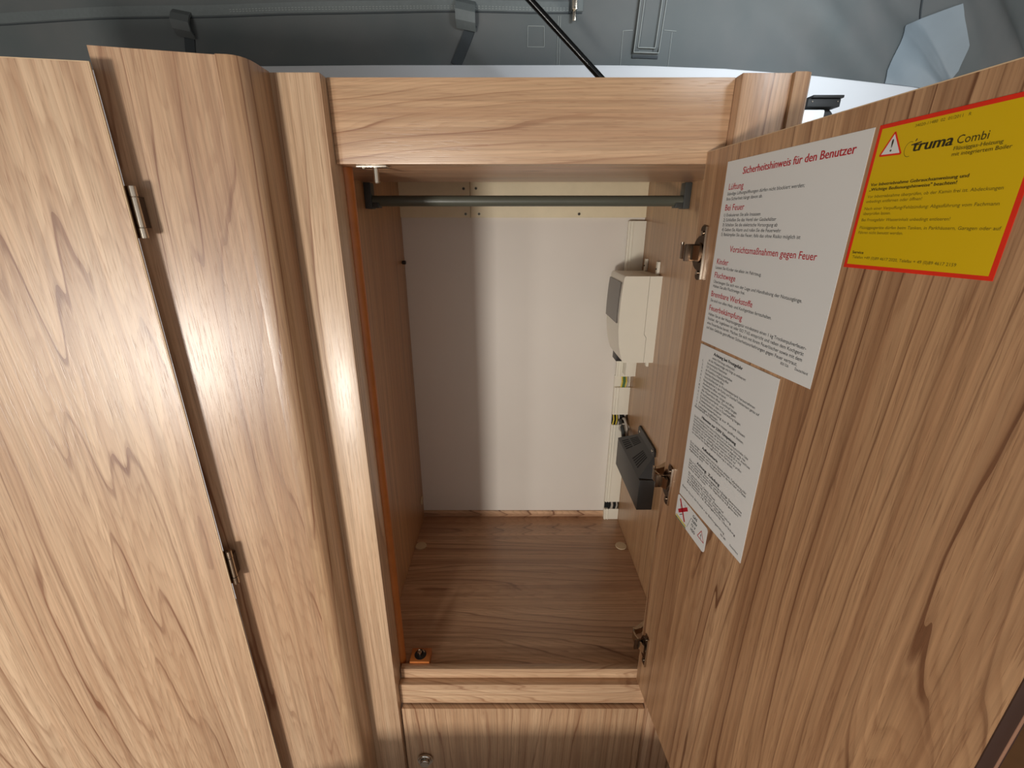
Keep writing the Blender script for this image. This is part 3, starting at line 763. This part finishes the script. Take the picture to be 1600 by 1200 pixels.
for z0, z1, backm, ws in ((-0.670, -0.62, M_PLAST, ((0.488, .0035, 1), (0.497, .0045, 2), (0.506, .003, 1), (0.514, .003, 3))),
                          (-0.850, -0.800, M_BLACK2, ((0.465, .003, 1), (0.472, .0035, 0), (0.479, .003, 1), (0.489, .004, 3), (0.503, .0055, 0), (0.517, .0055, 3))),
                          (-1.30, -1.26, M_BLACK2, ((0.480, .004, 0), (0.493, .006, 3), (0.506, .004, 0), (0.516, .004, 3)))):
    bm = bmesh.new()
    add_box(bm, f, 0.4600, 0.527, 1.8275, 1.8298, z0, z1, mi=0)
    finish('duct_inside', bm, backm, cd)
    bm = bmesh.new()
    for x, r, mi in ws:
        add_tube(bm, [f.v(x, 1.8215, z0), f.v(x + 0.003, 1.820, (z0 + z1) / 2), f.v(x, 1.8215, z1)], r * D, 8, mi)
    o = finish('wires', bm, [M_BLACK2, M_YW, M_GN, M_GREYW], cd, True); o['kind'] = 'stuff'
box('cable_cover', f, 0.485, 0.5278, 1.76, 1.8155, -0.600, -0.4795, M_PLAST, cd, 0.001)

# ------------------------------------------------------------------ power supply below the fuse box
ps = root('power_supply', 'black vented power supply box beside the middle door hinge', 'power supply', (0.528, 1.56, -1.0))
f = L(ps)
bm = bmesh.new(); add_box(bm, f, 0.470, 0.5278, 1.391, 1.731, -1.0006, -0.873, 0.0018)
finish('housing', bm, M_BLACK, ps, True)
bm = bmesh.new()
hull = [(0.4712, 1.735, -0.8735), (0.4702, 1.405, -0.8735), (0.5276, 1.610, -0.792), (0.5276, 1.430, -0.792), (0.5276, 1.731, -0.8735), (0.5276, 1.395, -0.8735)]
for p in hull: bm.verts.new(f.v(*p))
bmesh.ops.convex_hull(bm, input=bm.verts[:])
finish('sloped_top', bm, M_BLACK, ps)
SA, SB, SC, SD = [f.v(*p) for p in (hull[0], hull[1], hull[3], hull[2])]
def sl(u, v):   # u from rear to front, v from the left edge up to the wall
    return (SA.lerp(SB, u)).lerp(SD.lerp(SC, u), v)
sn = (SB - SA).cross(SD - SA).normalized()
if sn.z < 0: sn = -sn
for g0, cols in ((0.10, ((0.10, 0.42), (0.48, 0.82))), (0.60, ((0.16, 0.72),))):
    for i in range(5):
        for va, vb in cols:
            u0 = g0 + i * 0.055
            bm = bmesh.new()
            add_prism(bm, [sl(u0, va) - sn * 0.0006, sl(u0 + 0.026, va) - sn * 0.0006, sl(u0 + 0.026, vb) - sn * 0.0006, sl(u0, vb) - sn * 0.0006], sn * 0.0009)
            finish('vent_slot_shade', bm, M_BLACK2, ps)  # raised dark strips; the shade of the vent recesses is in their colour
bm = bmesh.new()
pts = [(1.415, -0.792), (1.415, -0.772), (1.424, -0.762), (1.612, -0.758), (1.622, -0.768), (1.622, -0.792)]
add_prism(bm, [f.v(0.5195, y, z) for y, z in pts], Vector((0.008 * D, 0, 0)))
finish('flange', bm, M_BLACK, ps)
for y in (1.435, 1.596):
    bm = bmesh.new(); add_cyl(bm, f.v(0.5185, y, -0.776), (1, 0, 0), 0.0030, 0.0016, 12, bev=0.0003)
    finish('screw', bm, M_NICKEL, ps, True)
# cables into the supply
def tubeobj(name, f, pts, r, m, parent):
    bm = bmesh.new(); add_tube(bm, smooth_path([f.v(*p) for p in pts]), r, 10)
    return finish(name, bm, m, parent, True)
tubeobj('cable', f, [(0.494, 1.812, -0.826), (0.492, 1.79, -0.823), (0.496, 1.76, -0.85), (0.500, 1.731, -0.90)], 0.0050, M_GREYBR, ps)
tubeobj('cable', f, [(0.506, 1.812, -0.818), (0.508, 1.79, -0.812), (0.512, 1.76, -0.838), (0.514, 1.731, -0.895)], 0.0035, M_GREYW, ps)
bm = bmesh.new()
c = f.v(0.503, 1.768, -0.843)
ring = [c + Vector((0.0125 * math.cos(t), 0.004 * math.sin(t), 0.010 * math.sin(t))) for t in [2 * math.pi * i / 16 for i in range(17)]]
add_tube(bm, ring, 0.0022, 8); finish('cable_tie', bm, M_GREYW, ps, True)

# ------------------------------------------------------------------ partition with rounded end, left of the wardrobe
pt = root('partition', 'upright wooden partition panel with rounded right edge beside the wardrobe', 'partition', (-0.57, 0.88, BOT))
f = L(pt)
tx, ty = 0.974, 0.227; th = 0.03
a0 = (-0.670, 0.839); a1 = (-0.4925, 0.8803)
def bk2(p): return (p[0] - ty * th, p[1] + tx * th)
bm = bmesh.new(); add_prism(bm, [f.v(x, y, BOT) for x, y in (a0, a1, bk2(a1), bk2(a0))], Vector((0, 0, (0.268 - BOT) * D)))
finish('panel', bm, W_PART, pt)
bm = bmesh.new()
out = [(-0.4920, 0.8775), (-0.4725, 0.8805), (-0.4640, 0.8840), (-0.4575, 0.8900), (-0.4525, 0.8990), (-0.4495, 0.9100), (-0.4485, 0.9230), (-0.4485, 0.9698), (-0.470, 0.9698), (-0.500, 0.9105)]
add_prism(bm, [f.v(x, y, BOT) for x, y in out], Vector((0, 0, (0.2685 - BOT) * D)))
finish('rounded_post', bm, W_COL, pt, True)

# ------------------------------------------------------------------ door on the far left
ang = math.atan2(0.174, 0.985)
lr = root('hinged_door', 'wide wooden door at far left hung on pin hinges before the partition', 'door', (-0.6485, 0.808, BOT), ang)
lr_l = L(lr, True)
DH = 0.2375 - BOT
bm = bmesh.new(); add_prism(bm, [lr_l.v(a, b, 0.03) for a, b in ((-0.80, 0.0), (-0.0026, 0.0), (-0.0165, 0.027), (-0.80, 0.027))], Vector((0, 0, (DH - 0.0314) * D)))
finish('leaf', bm, W_DOORL, lr)
box('edge_band', lr_l, -0.0025, 0.0, 0.0, 0.0035, 0.03, DH, W_EDGE, lr, 0.0003)
bm = bmesh.new(); add_prism(bm, [lr_l.v(a, b, DH - 0.0013) for a, b in ((-0.80, 0.0), (-0.0026, 0.0), (-0.0165, 0.027), (-0.80, 0.027))], Vector((0, 0, 0.0013 * D)))
finish('edge_band', bm, W_EDGE, lr)
for z0, z1 in ((-0.0218, 0.0625), (-0.791, -0.699)):
    z0 -= BOT; z1 -= BOT; h = z1 - z0
    bm = bmesh.new()
    for a, b, r in ((0, .20, .0062), (.21, .79, .0058), (.80, 1.0, .0062)):
        add_cyl(bm, lr_l.v(0.0080, 0.0090, z0 + h * (a + b) / 2), (0, 0, 1), r * D, h * (b - a) * D, 18, 0, bev=0.0004)
    add_box(bm, lr_l, -0.0100, 0.0080, 0.0090, 0.0110, z0, z1, 0, mi=1)
    add_box(bm, lr_l, 0.0080, 0.0105, 0.0110, 0.0320, z0 + h * .2, z0 + h * .8, 0, mi=1)
    finish('pin_hinge', bm, [M_NICKEL, M_NICKREFL], lr, True)['label'] = 'nickel pin hinge'

# ------------------------------------------------------------------ black roof strut
st = root('roof_strut', 'slim black roof strut slanting across the grey canvas', 'strut', (0.34, 1.6, 0.268))
f = L(st)
a, b = (-0.25, 1.6, 0.892), (0.43, 1.6, 0.294)
bm = bmesh.new(); add_tube(bm, [f.v(*a), f.v(*b)], 0.0098 * D, 20); finish('cylinder', bm, M_GLOSSB, st, True)
bm = bmesh.new(); add_cyl(bm, f.v(0.43, 1.6, 0.294), (0, 1, 0), 0.009, 0.018, 16, bev=0.001); add_box(bm, f, 0.40, 0.46, 1.57, 1.63, 0.2685, 0.280, 0.001)
finish('pivot', bm, M_BLACK, st, True)

# ------------------------------------------------------------------ black bracket behind the right stile
bk_ = root('swivel_bracket', 'small black bracket with white end on the white rim behind the wardrobe', 'bracket', (1.16, 1.98, 0.36))
f = L(bk_)
bm = bmesh.new()
add_box(bm, f, 1.100, 1.2130, 1.86, 1.998, 0.4350, 0.4440, 0.0012)
add_box(bm, f, 1.090, 1.2100, 1.87, 1.985, 0.4080, 0.4349, 0.0020)
finish('plate', bm, M_BLACKD, bk_, True)
bm = bmesh.new(); add_cyl(bm, f.v(1.178, 1.94, 0.368), (0, 1, 0), 0.027, 0.04, 28, bev=0.003); finish('swivel', bm, M_BLACKD, bk_, True)
box('end_cap', f, 1.050, 1.130, 1.82, 1.892, 0.330, 0.390, M_RIM, bk_, 0.005)['label'] = 'white rounded end'
for x in (1.105, 1.198):
    bm = bmesh.new(); add_cyl(bm, f.v(x, 1.8695, 0.425), (0, 1, 0), 0.0013, 0.002, 10); finish('screw', bm, M_NICKEL, bk_, True)

# ------------------------------------------------------------------ cabinet behind the open door and unseen slab added below the view to shade the lower door
sc = root('side_cabinet', 'brown wooden cabinet side just visible behind the open door', 'cabinet', (0.98, 0.5, BOT))
f = L(sc)
box('carcass', f, 0.70, 1.30, 0.03, 0.96, BOT, -0.42, M_BROWN, sc)
box('top', f, 0.69, 1.31, 0.02, 0.962, -0.4195, -0.39, W_RAIL, sc)
be = root('shade_caster', 'unseen wooden slab on legs, added to shade the lower door', 'shade_caster', (-0.6, -0.2, BOT))
f = L(be)
box('shade_board', f, -1.30, 0.42, -0.9, 0.44, -1.525, -1.488, W_RAIL, be)
for x in (-1.2, 0.3):
    for y in (-0.8, 0.3): box('leg', f, x, x + 0.07, y, y + 0.07, BOT, -1.5255, W_RAIL, be)
